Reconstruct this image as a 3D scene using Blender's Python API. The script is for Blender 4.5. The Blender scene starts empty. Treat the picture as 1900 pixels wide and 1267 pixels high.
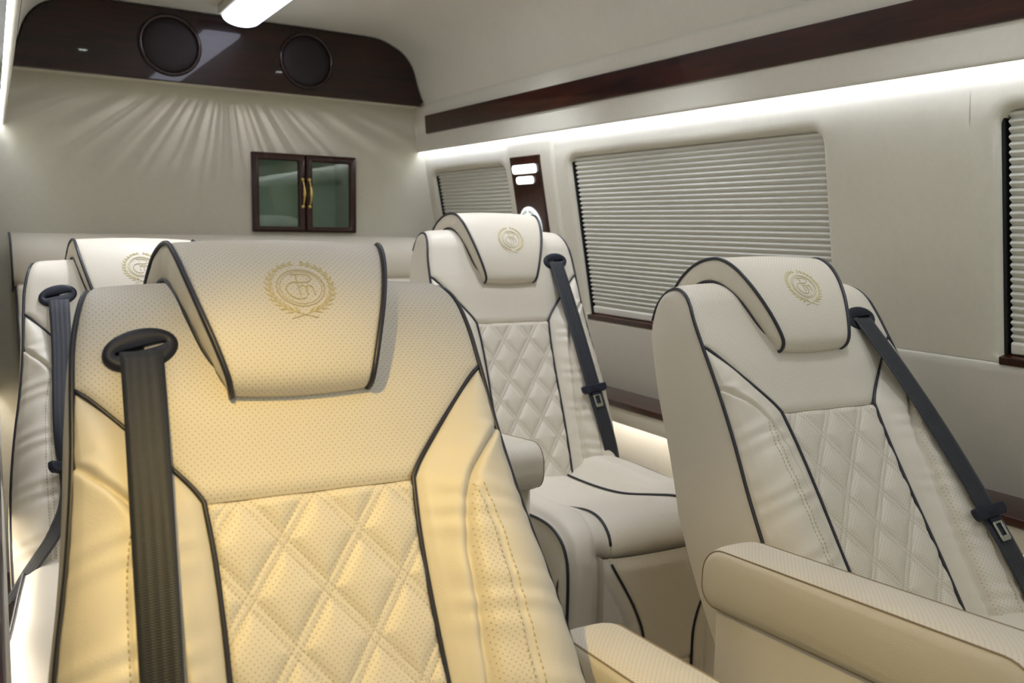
import bpy, math, random
from mathutils import Vector, Matrix
import bmesh
PI = math.pi
random.seed(4)
scene = bpy.context.scene
col = scene.collection

# ---------------------------------------------------------------- camera
YAW, PITCH, ROLL = math.radians(31.697), math.radians(-7.712), math.radians(-1.0687)
cam_data = bpy.data.cameras.new('camera')
cam_data.sensor_width = 36.0
cam_data.lens = 1554.4 / 1900 * 36
cam_data.clip_start = 0.01
cam_data.dof.use_dof = True
cam_data.dof.focus_distance = 1.28
cam_data.dof.aperture_fstop = 7.0
cam = bpy.data.objects.new('camera', cam_data)
col.objects.link(cam)
fwd = Vector((math.sin(YAW) * math.cos(PITCH), math.cos(YAW) * math.cos(PITCH), math.sin(PITCH)))
rgt = Vector((math.cos(YAW), -math.sin(YAW), 0))
dwn = -rgt.cross(fwd)
r2 = math.cos(ROLL) * rgt + math.sin(ROLL) * dwn
d2 = -math.sin(ROLL) * rgt + math.cos(ROLL) * dwn
m = Matrix((r2, -d2, -fwd)).transposed().to_4x4()
m.translation = Vector((0, 0, 1.15))
cam.matrix_world = m
scene.camera = cam

# ---------------------------------------------------------------- world, exposure
world = bpy.data.worlds.new('world')
scene.world = world
world.use_nodes = True
bg = world.node_tree.nodes['Background']
bg.inputs[0].default_value = (0.86, 0.95, 0.90, 1)
bg.inputs[1].default_value = 0.22
vs = scene.view_settings
vs.view_transform = 'Standard'
vs.look = 'None'
vs.gamma = 1.0
vs.use_curve_mapping = False
vs.exposure = 1.08
scene.cycles.use_denoising = True
scene.cycles.max_bounces = 8
scene.cycles.sample_clamp_indirect = 6.0

# lamps of the cabin and added fill spots (lenses are built with the downlights below)
def lamp(name, kind, loc, target, energy, color, **k):
    d = bpy.data.lights.new(name, kind)
    d.energy = energy
    d.color = color
    for a, b in k.items():
        setattr(d, a, b)
    o = bpy.data.objects.new(name, d)
    col.objects.link(o)
    o.location = loc
    if target is not None:
        o.rotation_euler = (Vector(target) - Vector(loc)).to_track_quat('-Z', 'Y').to_euler()
    return o

WARM_POS = (0.052, 0.57, 1.432)
lamp('warm_spot', 'SPOT', WARM_POS, (0.34, 0.62, 0.52), 7.0, (1.0, 0.69, 0.17), spot_size=math.radians(88), spot_blend=1.0, shadow_soft_size=0.006)
lamp('cool_spot', 'SPOT', (0.35, 2.07, 1.815), (0.35, 2.2, 0.6), 10.0, (0.86, 0.90, 1.0), spot_size=math.radians(95), spot_blend=0.9, shadow_soft_size=0.03)
lamp('cool_spot', 'SPOT', (1.15, 1.45, 1.815), (1.15, 1.7, 0.6), 7.0, (0.86, 0.90, 1.0), spot_size=math.radians(100), spot_blend=0.9, shadow_soft_size=0.05)  # added fill, brightens the front of the far right seat
lamp('cool_spot', 'SPOT', (0.35, 1.45, 1.815), (0.30, 1.8, 0.6), 5.0, (0.86, 0.90, 1.0), spot_size=math.radians(80), spot_blend=0.9, shadow_soft_size=0.05)  # added fill on the left, paired with the spot before it
lamp('cool_spot', 'SPOT', (1.15, 2.07, 1.815), (1.15, 2.3, 0.6), 7.0, (0.86, 0.90, 1.0), spot_size=math.radians(110), spot_blend=0.9, shadow_soft_size=0.03)
lamp('cool_spot', 'SPOT', (1.15, 0.82, 1.815), (1.15, 0.80, 0.6), 3.0, (0.90, 0.95, 1.0), spot_size=math.radians(110), spot_blend=0.9, shadow_soft_size=0.04)  # added top light for the near right seat

# the ribbed end of the ceiling bar throws a fan of faint streaks on the rear wall
fan = lamp('bar_end_light', 'SPOT', (0.72, 2.56, 1.765), (0.72, 3.5, 1.765), 2.6, (0.95, 0.92, 1.0), spot_size=math.radians(150), spot_blend=1.0, shadow_soft_size=0.003)
fan.data.use_nodes = True
ft = fan.data.node_tree
fe = ft.nodes['Emission']
fc = ft.nodes.new('ShaderNodeTexCoord')
fs = ft.nodes.new('ShaderNodeSeparateXYZ')
fa = ft.nodes.new('ShaderNodeMath')
fa.operation = 'ARCTAN2'
fn_ = ft.nodes.new('ShaderNodeTexNoise')
fn_.noise_dimensions = '1D'
fn_.inputs['Scale'].default_value = 13.0
fn_.inputs['Detail'].default_value = 2.0
fr_ = ft.nodes.new('ShaderNodeMapRange')
fr_.inputs[1].default_value, fr_.inputs[2].default_value, fr_.inputs[3].default_value, fr_.inputs[4].default_value = 0.42, 0.62, 0.0, 1.0
ft.links.new(fc.outputs['Normal'], fs.inputs[0])
ft.links.new(fs.outputs[0], fa.inputs[0])
ft.links.new(fs.outputs[1], fa.inputs[1])
ft.links.new(fa.outputs[0], fn_.inputs['W'])
ft.links.new(fn_.outputs[0], fr_.inputs[0])
fd = ft.nodes.new('ShaderNodeMath')
fd.operation = 'DIVIDE'
ft.links.new(fs.outputs[1], fd.inputs[0])
ft.links.new(fs.outputs[2], fd.inputs[1])
last = fr_.outputs[0]
for lo, hi, va, vb in ((0.36, 0.46, 0.0, 1.0), (0.46, 0.98, 1.0, 0.0)):
    g = ft.nodes.new('ShaderNodeMapRange')
    g.inputs[1].default_value, g.inputs[2].default_value, g.inputs[3].default_value, g.inputs[4].default_value = lo, hi, va, vb
    ft.links.new(fd.outputs[0], g.inputs[0])
    mu = ft.nodes.new('ShaderNodeMath')
    mu.operation = 'MULTIPLY'
    ft.links.new(last, mu.inputs[0])
    ft.links.new(g.outputs[0], mu.inputs[1])
    last = mu.outputs[0]
ft.links.new(last, fe.inputs['Strength'])

# ---------------------------------------------------------------- node helpers
def new_mat(name):
    mt = bpy.data.materials.new(name)
    mt.use_nodes = True
    nt = mt.node_tree
    return mt, nt, nt.nodes['Principled BSDF']

def nd(nt, t, **k):
    n = nt.nodes.new(t)
    for a, b in k.items():
        setattr(n, a, b)
    return n

def math_n(nt, op, a, b=None, c=None):
    n = nd(nt, 'ShaderNodeMath', operation=op)
    for i, v in enumerate((a, b, c)):
        if v is None:
            continue
        if isinstance(v, (int, float)):
            n.inputs[i].default_value = v
        else:
            nt.links.new(v, n.inputs[i])
    return n.outputs[0]

def mix_c(nt, fac, a, b):
    n = nd(nt, 'ShaderNodeMix', data_type='RGBA')
    for s, v in ((n.inputs[0], fac), (n.inputs[6], a), (n.inputs[7], b)):
        if isinstance(v, (int, float)):
            s.default_value = v
        elif isinstance(v, tuple):
            s.default_value = v if len(v) == 4 else (*v, 1)
        else:
            nt.links.new(v, s)
    return n.outputs[2]

def noise(nt, scale, detail=3, vec=None, rough=0.5):
    n = nd(nt, 'ShaderNodeTexNoise')
    n.inputs['Scale'].default_value = scale
    n.inputs['Detail'].default_value = detail
    n.inputs['Roughness'].default_value = rough
    if vec is not None:
        nt.links.new(vec, n.inputs['Vector'])
    return n.outputs[0]

def bump(nt, height, strength, dist, normal=None):
    n = nd(nt, 'ShaderNodeBump')
    n.inputs['Strength'].default_value = strength
    n.inputs['Distance'].default_value = dist
    nt.links.new(height, n.inputs['Height'])
    if normal is not None:
        nt.links.new(normal, n.inputs['Normal'])
    return n.outputs[0]

def srgb(r, g, b):
    f = lambda c: (c / 255 / 12.92) if c / 255 <= 0.04045 else ((c / 255 + 0.055) / 1.055) ** 2.4
    return (f(r), f(g), f(b), 1)

LEATHER = srgb(225, 217, 199)
DOT = srgb(128, 106, 82)

def leather(name, perf=None, quilt=False, masked=False, color=LEATHER, spacing=0.0062):
    mt, nt, p = new_mat(name)
    tc = nd(nt, 'ShaderNodeTexCoord')
    obj = tc.outputs['Object']
    big = noise(nt, 9, 2, obj)
    colr = mix_c(nt, math_n(nt, 'MULTIPLY', big, 0.22), color, tuple(c * 0.86 for c in color[:3]))
    grain = noise(nt, 520, 2, obj)
    wrinkle = noise(nt, 34, 3, obj)
    h = math_n(nt, 'ADD', math_n(nt, 'MULTIPLY', grain, 0.5), math_n(nt, 'MULTIPLY', wrinkle, 0.9))
    if perf or quilt:
        sp = nd(nt, 'ShaderNodeSeparateXYZ')
        nt.links.new(tc.outputs['UV'], sp.inputs[0])
        u, v = sp.outputs[0], sp.outputs[1]
    if perf:
        def lattice(ou, ov):
            fx = math_n(nt, 'SUBTRACT', math_n(nt, 'FRACT', math_n(nt, 'ADD', math_n(nt, 'DIVIDE', u, spacing), 50 + ou)), 0.5)
            fy = math_n(nt, 'SUBTRACT', math_n(nt, 'FRACT', math_n(nt, 'ADD', math_n(nt, 'DIVIDE', v, spacing * 1.1), 50 + ov)), 0.5)
            fy = math_n(nt, 'MULTIPLY', fy, 1.1)
            return math_n(nt, 'SQRT', math_n(nt, 'ADD', math_n(nt, 'MULTIPLY', fx, fx), math_n(nt, 'MULTIPLY', fy, fy)))
        d = math_n(nt, 'MINIMUM', lattice(0, 0), lattice(0.5, 0.5))
        mr = nd(nt, 'ShaderNodeMapRange', interpolation_type='SMOOTHSTEP')
        nt.links.new(d, mr.inputs[0])
        mr.inputs[1].default_value = 0.06
        mr.inputs[2].default_value = 0.125
        mr.inputs[3].default_value = 1
        mr.inputs[4].default_value = 0
        dots = mr.outputs[0]
        if masked:
            at = nd(nt, 'ShaderNodeAttribute', attribute_name='perf')
            dots = math_n(nt, 'MULTIPLY', dots, math_n(nt, 'GREATER_THAN', at.outputs['Fac'], 0.5))
        colr = mix_c(nt, math_n(nt, 'MULTIPLY', dots, 0.7), colr, DOT)
        h = math_n(nt, 'SUBTRACT', h, math_n(nt, 'MULTIPLY', dots, 1.5))
    if quilt:
        a = math_n(nt, 'DIVIDE', u, 0.075)
        b = math_n(nt, 'DIVIDE', math_n(nt, 'ADD', v, 0.26), 0.105)
        pp, qq = math_n(nt, 'ADD', a, b), math_n(nt, 'SUBTRACT', a, b)
        tot = None
        for s, t in ((pp, qq), (qq, pp)):
            dl = math_n(nt, 'ABSOLUTE', math_n(nt, 'SUBTRACT', s, math_n(nt, 'ROUND', s)))
            off = math_n(nt, 'ABSOLUTE', math_n(nt, 'SUBTRACT', math_n(nt, 'DIVIDE', dl, 16.35), 0.0042))
            on = math_n(nt, 'LESS_THAN', off, 0.0008)
            dash = math_n(nt, 'LESS_THAN', math_n(nt, 'FRACT', math_n(nt, 'ADD', math_n(nt, 'MULTIPLY', t, 13.6), 100)), 0.55)
            w = math_n(nt, 'MULTIPLY', on, dash)
            tot = w if tot is None else math_n(nt, 'MAXIMUM', tot, w)
        colr = mix_c(nt, math_n(nt, 'MULTIPLY', tot, 0.42), colr, srgb(150, 128, 96))
        h = math_n(nt, 'SUBTRACT', h, math_n(nt, 'MULTIPLY', tot, 0.8))
    nt.links.new(colr, p.inputs['Base Color'])
    nt.links.new(bump(nt, h, 0.35, 0.0012), p.inputs['Normal'])
    p.inputs['Roughness'].default_value = 0.46
    p.inputs['Specular IOR Level'].default_value = 0.4
    return mt

def plain(name, color, rough=0.5, metal=0.0, spec=0.5, coat=0.0, grain=None):
    mt, nt, p = new_mat(name)
    p.inputs['Roughness'].default_value = rough
    p.inputs['Metallic'].default_value = metal
    p.inputs['Specular IOR Level'].default_value = spec
    p.inputs['Coat Weight'].default_value = coat
    p.inputs['Coat Roughness'].default_value = 0.05
    tc = nd(nt, 'ShaderNodeTexCoord')
    n = noise(nt, 40, 3, tc.outputs['Object'])
    c = mix_c(nt, math_n(nt, 'MULTIPLY', n, 0.25), color, tuple(x * 0.8 for x in color[:3]))
    nt.links.new(c, p.inputs['Base Color'])
    if grain:
        g = noise(nt, grain[0], 3, tc.outputs['Object'])
        nt.links.new(bump(nt, g, grain[1], grain[2]), p.inputs['Normal'])
    return mt

def suede(name, color):
    mt, nt, p = new_mat(name)
    tc = nd(nt, 'ShaderNodeTexCoord')
    o = tc.outputs['Object']
    a = noise(nt, 6, 4, o, 0.6)
    b = noise(nt, 70, 4, o, 0.7)
    f = math_n(nt, 'ADD', math_n(nt, 'MULTIPLY', a, 0.5), math_n(nt, 'MULTIPLY', b, 0.5))
    c = mix_c(nt, f, tuple(x * 0.88 for x in color[:3]), tuple(min(1, x * 1.08) for x in color[:3]))
    nt.links.new(c, p.inputs['Base Color'])
    p.inputs['Roughness'].default_value = 0.85
    p.inputs['Specular IOR Level'].default_value = 0.2
    p.inputs['Sheen Weight'].default_value = 0.15
    nt.links.new(bump(nt, noise(nt, 900, 2, o), 0.25, 0.001), p.inputs['Normal'])
    return mt

def wood(name, axis, dark=(0.012, 0.003, 0.0018), light=(0.06, 0.013, 0.006)):
    mt, nt, p = new_mat(name)
    tc = nd(nt, 'ShaderNodeTexCoord')
    mp = nd(nt, 'ShaderNodeMapping')
    sc = [14, 14, 14]
    sc[axis] = 1.6
    mp.inputs['Scale'].default_value = sc
    nt.links.new(tc.outputs['Object'], mp.inputs[0])
    n = noise(nt, 3.5, 6, mp.outputs[0], 0.62)
    n2 = noise(nt, 30, 3, mp.outputs[0], 0.6)
    f = math_n(nt, 'ADD', math_n(nt, 'MULTIPLY', n, 0.75), math_n(nt, 'MULTIPLY', n2, 0.25))
    mr = nd(nt, 'ShaderNodeMapRange')
    nt.links.new(f, mr.inputs[0])
    mr.inputs[1].default_value = 0.32
    mr.inputs[2].default_value = 0.7
    nt.links.new(mix_c(nt, mr.outputs[0], dark, light), p.inputs['Base Color'])
    p.inputs['Roughness'].default_value = 0.3
    p.inputs['Specular IOR Level'].default_value = 0.25
    p.inputs['Coat Weight'].default_value = 0.8 if axis == 0 else 0.6
    p.inputs['Coat Roughness'].default_value = 0.03
    return mt

def glow(name, color, strength, base=(0.9, 0.9, 0.9, 1)):
    mt, nt, p = new_mat(name)
    p.inputs['Base Color'].default_value = base
    p.inputs['Emission Color'].default_value = (*color[:3], 1)
    p.inputs['Emission Strength'].default_value = strength
    p.inputs['Roughness'].default_value = 0.4
    return mt

def webbing(name):
    mt, nt, p = new_mat(name)
    tc = nd(nt, 'ShaderNodeTexCoord')
    sp = nd(nt, 'ShaderNodeSeparateXYZ')
    nt.links.new(tc.outputs['UV'], sp.inputs[0])
    u, v = sp.outputs[0], sp.outputs[1]
    rib = math_n(nt, 'SINE', math_n(nt, 'MULTIPLY', u, 2 * PI / 0.0085))
    wv = math_n(nt, 'SINE', math_n(nt, 'ADD', math_n(nt, 'MULTIPLY', v, 2 * PI / 0.0024), math_n(nt, 'MULTIPLY', math_n(nt, 'ABSOLUTE', rib), 2.0)))
    h = math_n(nt, 'ADD', math_n(nt, 'MULTIPLY', rib, 0.5), math_n(nt, 'MULTIPLY', wv, 0.4))
    f = math_n(nt, 'ADD', math_n(nt, 'MULTIPLY', h, 0.4), 0.5)
    nt.links.new(mix_c(nt, f, srgb(17, 20, 26), srgb(37, 41, 49)), p.inputs['Base Color'])
    p.inputs['Roughness'].default_value = 0.55
    p.inputs['Sheen Weight'].default_value = 0.12
    nt.links.new(bump(nt, h, 0.5, 0.0006), p.inputs['Normal'])
    return mt

M = dict(
    leather=leather('cream_leather'),
    perf=leather('perforated_leather', perf=True),
    perfmask=leather('bolster_leather', perf=True, masked=True),
    quilt=leather('quilted_leather', perf=True, quilt=True),
    piping=plain('navy_piping', srgb(34, 34, 44), 0.38, spec=0.6),
    seam=plain('seam_thread', srgb(150, 132, 108), 0.8),
    stitch=plain('stitch_thread', srgb(196, 176, 136), 0.7),
    gold=plain('gold_thread', srgb(214, 198, 146), 0.36, spec=0.9, grain=(2200, 0.5, 0.0004)),
    brass=plain('brass', srgb(240, 214, 128), 0.35, metal=0.85),
    chrome=plain('chrome', srgb(215, 220, 215), 0.12, metal=1.0),
    plastic=plain('black_plastic', srgb(33, 36, 48), 0.42, spec=0.35),
    slot=plain('slot_black', srgb(8, 8, 10), 0.7),
    web=webbing('belt_webbing'),
    suede=suede('wall_suede', srgb(217, 212, 193)),
    ceil=suede('ceiling_suede', srgb(228, 224, 210)),
    vinyl=plain('wall_vinyl', srgb(210, 205, 190), 0.55, spec=0.35, grain=(420, 0.35, 0.001)),
    wood_y=wood('mahogany_lengthwise', 1),
    wood_x=wood('mahogany_crosswise', 0, (0.005, 0.0012, 0.0008), (0.036, 0.0075, 0.0035)),
    wood_z=wood('mahogany_upright', 2),
    grille=plain('speaker_cloth', srgb(34, 20, 25), 0.45, spec=0.5, grain=(1500, 0.6, 0.001)),
    blind=plain('pleated_fabric', srgb(222, 220, 208), 0.8, spec=0.2),
    rail=plain('blind_rail', srgb(226, 222, 208), 0.45),
    dark=plain('dark_void', srgb(14, 15, 18), 0.6),
    floor=wood('dark_floor', 1, (0.03, 0.016, 0.012), (0.075, 0.04, 0.03)),
    led=glow('led_white', (0.74, 0.80, 1.0), 14.5),
    led_low=glow('led_low', (1.0, 0.95, 0.92), 14.0),
    lens=glow('lamp_lens', (0.92, 1.0, 0.98), 9.0),
    barlamp=glow('pillar_lamp_lens', (0.90, 1.0, 0.97), 1.2),
    medal=glow('medallion_glow', (0.95, 1.0, 0.95), 0.36, (0.5, 0.5, 0.5, 1)),
    medal_line=glow('medallion_line', (0.80, 0.88, 0.80), 0.10, (0.3, 0.33, 0.3, 1)),
    barlens=glow('bar_diffuser', (0.78, 0.81, 1.0), 1.7),
    warmlens=glow('warm_lens', (1.0, 0.8, 0.45), 6.0),
)

def glass_mat():
    mt, nt, p = new_mat('green_tinted_glass')
    tr = nd(nt, 'ShaderNodeBsdfTransparent')
    tr.inputs[0].default_value = (0.84, 0.95, 0.89, 1)
    gl = nd(nt, 'ShaderNodeBsdfGlossy')
    gl.inputs['Roughness'].default_value = 0.015
    fr = nd(nt, 'ShaderNodeFresnel')
    fr.inputs[0].default_value = 1.6
    mx = nd(nt, 'ShaderNodeMixShader')
    nt.links.new(fr.outputs[0], mx.inputs[0])
    nt.links.new(tr.outputs[0], mx.inputs[1])
    nt.links.new(gl.outputs[0], mx.inputs[2])
    nt.links.new(mx.outputs[0], nt.nodes['Material Output'].inputs[0])
    return mt
M['glass'] = glass_mat()

# ---------------------------------------------------------------- mesh helpers
def build(name, vf, mat, parent=None, smooth=True, key=None, cache={}):
    if key is not None and key in cache:
        me = cache[key]
    else:
        if callable(vf):
            vf = vf()
        verts, faces, uvs = (list(vf) + [None])[:3]
        perf = vf[3] if len(vf) > 3 else None
        me = bpy.data.meshes.new(name)
        me.from_pydata([tuple(v) for v in verts], [], faces)
        if uvs is not None:
            uvl = me.uv_layers.new(name='UVMap')
            for lp in me.loops:
                uvl.data[lp.index].uv = uvs[lp.vertex_index]
        if perf is not None:
            at = me.attributes.new('perf', 'FLOAT', 'POINT')
            at.data.foreach_set('value', perf)
        me.materials.append(M[mat])
        if smooth:
            me.polygons.foreach_set('use_smooth', [True] * len(me.polygons))
        me.update()
        if key is not None:
            cache[key] = me
    o = bpy.data.objects.new(name, me)
    col.objects.link(o)
    if parent is not None:
        o.parent = parent
    return o

def empty(name, loc=(0, 0, 0), rz=0.0):
    o = bpy.data.objects.new(name, None)
    o.empty_display_size = 0.1
    col.objects.link(o)
    o.location = loc
    o.rotation_euler = (0, 0, rz)
    return o

def tag(o, label=None, cat=None, group=None, kind=None):
    for k, v in (('label', label), ('category', cat), ('group', group), ('kind', kind)):
        if v:
            o[k] = v
    return o

def grid(fn, nu, nv, uv=None, attr=None):
    vs_, fs, us, at = [], [], [], []
    for j in range(nv + 1):
        for i in range(nu + 1):
            a, b = i / nu, j / nv
            vs_.append(fn(a, b))
            us.append(uv(a, b) if uv else (a, b))
            if attr:
                at.append(attr(a, b))
    for j in range(nv):
        for i in range(nu):
            k = j * (nu + 1) + i
            fs.append((k, k + 1, k + nu + 2, k + nu + 1))
    return (vs_, fs, us, at) if attr else (vs_, fs, us)

def merge(*parts):
    V, Fc, U = [], [], []
    for p in parts:
        n = len(V)
        V += list(p[0])
        Fc += [tuple(i + n for i in f) for f in p[1]]
        U += list(p[2]) if len(p) > 2 and p[2] is not None else [(0, 0)] * len(p[0])
    return V, Fc, U

def tube(pts, r, n=8, closed=False):
    pts = [Vector(p) for p in pts]
    N = len(pts)
    V, Fc = [], []
    up = None
    for i in range(N):
        a = pts[(i - 1) % N] if (closed or i > 0) else pts[i]
        b = pts[(i + 1) % N] if (closed or i < N - 1) else pts[i]
        t = (b - a).normalized()
        if up is None:
            up = Vector((0, 0, 1)) if abs(t.z) < 0.9 else Vector((1, 0, 0))
        up = (up - t * up.dot(t)).normalized()
        s = t.cross(up)
        rr = r(i / (N - 1)) if callable(r) else r
        for k in range(n):
            an = 2 * PI * k / n
            V.append(pts[i] + (up * math.cos(an) + s * math.sin(an)) * rr)
    for i in range(N if closed else N - 1):
        for k in range(n):
            a, b = i * n + k, i * n + (k + 1) % n
            c, d = ((i + 1) % N) * n + (k + 1) % n, ((i + 1) % N) * n + k
            Fc.append((a, b, c, d))
    if not closed:
        Fc.append(tuple(range(n))[::-1])
        Fc.append(tuple((N - 1) * n + k for k in range(n)))
    return V, Fc

def spline(pts, n):
    """Catmull-Rom through tuples of any length, n+1 samples evenly by length."""
    D = len(pts[0])
    P = [pts[0]] + list(pts) + [pts[-1]]
    out = []
    for i in range(1, len(P) - 2):
        for k in range(12):
            t = k / 12
            a, b, c, d = P[i - 1], P[i], P[i + 1], P[i + 2]
            out.append(tuple(0.5 * (2 * b[j] + (c[j] - a[j]) * t + (2 * a[j] - 5 * b[j] + 4 * c[j] - d[j]) * t * t + (3 * b[j] - a[j] - 3 * c[j] + d[j]) * t ** 3) for j in range(D)))
    out.append(tuple(pts[-1]))
    L = [0]
    for a, b in zip(out, out[1:]):
        L.append(L[-1] + math.dist(a, b))
    res = []
    k = 0
    for i in range(n + 1):
        s = L[-1] * i / n
        while k < len(L) - 2 and L[k + 1] < s:
            k += 1
        t = (s - L[k]) / max(1e-9, L[k + 1] - L[k])
        res.append(tuple(out[k][j] + (out[k + 1][j] - out[k][j]) * t for j in range(D)))
    return res

def lerp_tab(tab):
    def f(x):
        if x <= tab[0][0]:
            return tab[0][1]
        for (a, va), (b, vb) in zip(tab, tab[1:]):
            if x <= b:
                t = (x - a) / (b - a)
                return va + (vb - va) * t
        return tab[-1][1]
    return f

def smooth_tab(pts, n=80):
    s = spline(pts, n)
    return lerp_tab(s)

def rrect(a0, a1, b0, b1, rb, rt=None, n=5):
    rt = rb if rt is None else rt
    out = []
    for ca, cb, r, st in ((a0, b0, rb, PI), (a1, b0, rb, 1.5 * PI), (a1, b1, rt, 0), (a0, b1, rt, 0.5 * PI)):
        ox = ca + (r if ca == a0 else -r)
        oy = cb + (r if cb == b0 else -r)
        for k in range(n + 1):
            t = st + 0.5 * PI * k / n
            out.append((ox + r * math.cos(t), oy + r * math.sin(t)))
    return out

def rings(P, ringlist, cap0=False, cap1=True):
    """ringlist: [(points2d, off)], all same length; P maps (a, b, off) to 3-D."""
    V, Fc, U = [], [], []
    n = len(ringlist[0][0])
    for pts, off in ringlist:
        for a, b in pts:
            V.append(P(a, b, off))
            U.append((a, b))
    for i in range(len(ringlist) - 1):
        for k in range(n):
            Fc.append((i * n + k, i * n + (k + 1) % n, (i + 1) * n + (k + 1) % n, (i + 1) * n + k))
    if cap1:
        Fc.append(tuple((len(ringlist) - 1) * n + k for k in range(n)))
    if cap0:
        Fc.append(tuple(range(n))[::-1])
    return V, Fc, U

def slab(P, a0, a1, b0, b1, r, h, bev, base=0.0, n=5):
    R = lambda i: rrect(a0 + i, a1 - i, b0 + i, b1 - i, max(r - i, 0.0002), None, n)
    return rings(P, [(R(0), base), (R(0), h - bev), (R(bev * 0.3), h - bev * 0.3), (R(bev), h), (R(bev + 0.0006), h)], cap0=True)

def frame_slab(P, o, i, ro, ri, h, bev, base=0.0):
    O = lambda k: rrect(o[0] + k, o[1] - k, o[2] + k, o[3] - k, max(ro - k, 0.0003))
    I = lambda k: rrect(i[0] - k, i[1] + k, i[2] - k, i[3] + k, ri + k)
    return rings(P, [(O(0), base), (O(0), h - bev), (O(bev * 0.3), h - bev * 0.3), (O(bev), h), (I(bev), h), (I(bev * 0.3), h - bev * 0.3), (I(0), h - bev), (I(0), base)], cap1=False)

def lathe(P, ca, cb, prof, n=40, cap=True):
    circ = lambda r: [(ca + r * math.cos(2 * PI * k / n), cb + r * math.sin(2 * PI * k / n)) for k in range(n)]
    return rings(P, [(circ(r), h) for r, h in prof], cap1=cap)

def box(x0, x1, y0, y1, z0, z1, bev=0.0, seg=3):
    bm = bmesh.new()
    bmesh.ops.create_cube(bm, size=1)
    for v in bm.verts:
        v.co = Vector((x0 + (v.co.x + 0.5) * (x1 - x0), y0 + (v.co.y + 0.5) * (y1 - y0), z0 + (v.co.z + 0.5) * (z1 - z0)))
    if bev:
        bmesh.ops.bevel(bm, geom=bm.edges[:], offset=bev, segments=seg, profile=0.5, affect='EDGES')
    bm.verts.index_update()
    V = [v.co.copy() for v in bm.verts]
    Fc = [tuple(v.index for v in f.verts) for f in bm.faces]
    bm.free()
    return V, Fc

def extrude_profile(prof, y0, y1, ny=1):
    V, Fc, U = [], [], []
    n = len(prof)
    for j in range(ny + 1):
        y = y0 + (y1 - y0) * j / ny
        for x, z in prof:
            V.append((x, y, z))
            U.append((x + z, y))
    for j in range(ny):
        for i in range(n - 1):
            k = j * n + i
            Fc.append((k, k + 1, k + n + 1, k + n))
    return V, Fc, U

YF, YR = -0.55, 3.09          # front and rear end of the modelled cabin

# ================================================================ SETTING
def st(name, vf, mat, smooth=True):
    return tag(build(name, vf, mat, smooth=smooth), kind='structure')

st('floor', box(-0.2, 1.7, YF, YR + 0.3, -0.04, 0.0), 'floor', False)

half = [(0.75, 1.836), (1.10, 1.8362), (1.222, 1.835), (1.27, 1.828), (1.307, 1.813), (1.338, 1.799), (1.362, 1.779), (1.381, 1.755), (1.395, 1.726), (1.413, 1.668), (1.432, 1.622), (1.437, 1.618)]
right_side = spline(half, 40)
prof = [(1.5 - x, z) for x, z in right_side[::-1]] + right_side[1:]
st('ceiling', extrude_profile(prof, YF, YR, 30), 'ceil')

# rear wall with the opening for the display cabinet
CX0, CX1, CZ0, CZ1 = 0.797, 1.189, 1.120, 1.403
Prear = lambda a, b, o: (a, YR - o, b)
def rear_wall():
    o = rrect(-0.12, 1.68, 0.0, 1.90, 0.0005)
    i1 = rrect(CX0 - 0.03, CX1 + 0.03, CZ0 - 0.03, CZ1 + 0.03, 0.004)
    i = rrect(CX0 + 0.006, CX1 - 0.006, CZ0 + 0.006, CZ1 - 0.006, 0.002)
    return rings(Prear, [(o, 0), (i1, 0), (i, 0), (i, -0.02)], cap1=False)
st('wall_rear', rear_wall(), 'suede', False)

def wall_x(z):
    return 1.49 + 0.2 * (1.36 - z) if z < 1.36 else 1.49 - 0.09 * min(z - 1.36, 0.10)
NRM = Vector((-1, 0, -0.2)).normalized()
def wall_P(side):
    def P(a, b, off):
        x, z = wall_x(b) + NRM.x * off, b + NRM.z * off
        return (x if side > 0 else 1.5 - x, a, z)
    return P

def cell(P, ya, yb, za, zb, hole=None, base=0.0):
    if hole is None:
        ny, nz = max(1, int((yb - ya) / 0.1)), max(1, int((zb - za) / 0.06))
        return grid(lambda a, b: P(ya + (yb - ya) * a, za + (zb - za) * b, base), ny, nz)
    y0, y1, z0, z1 = hole
    n = 6
    def H(k, r=None):
        return rrect(y0 - k, y1 + k, z0 - min(k, 0.004), z1 + k, 0.004 + k, 0.026 + k, n)
    out = []
    h0 = H(0.030)
    for c in range(4):
        cy = (ya, yb, yb, ya)[c]
        cz = (za, za, zb, zb)[c]
        arc = h0[c * (n + 1):(c + 1) * (n + 1)]
        p0, p1 = arc[0], arc[-1]
        f1 = (cy, p0[1]) if c % 2 == 0 else (p0[0], cz)
        f2 = (p1[0], cz) if c % 2 == 0 else (cy, p1[1])
        for k in range(n + 1):
            t = k / n
            if t <= 0.5:
                out.append((f1[0] + (cy - f1[0]) * 2 * t, f1[1] + (cz - f1[1]) * 2 * t))
            else:
                out.append((cy + (f2[0] - cy) * (2 * t - 1), cz + (f2[1] - cz) * (2 * t - 1)))
    mid = [((a[0] + b[0]) / 2, (a[1] + b[1]) / 2) for a, b in zip(out, h0)]
    return rings(P, [(out, base), (mid, base), (h0, base), (H(0.016), base - 0.0012), (H(0.007), base - 0.005), (H(0.002), base - 0.013), (H(0), base - 0.022), (H(0), base - 0.075)], cap1=False)

WINDOWS = [(2.492, 3.028, 0.884, 1.357), (1.200, 2.108, 0.884, 1.361), (-0.32, 0.828, 0.930, 1.364)]

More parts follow.
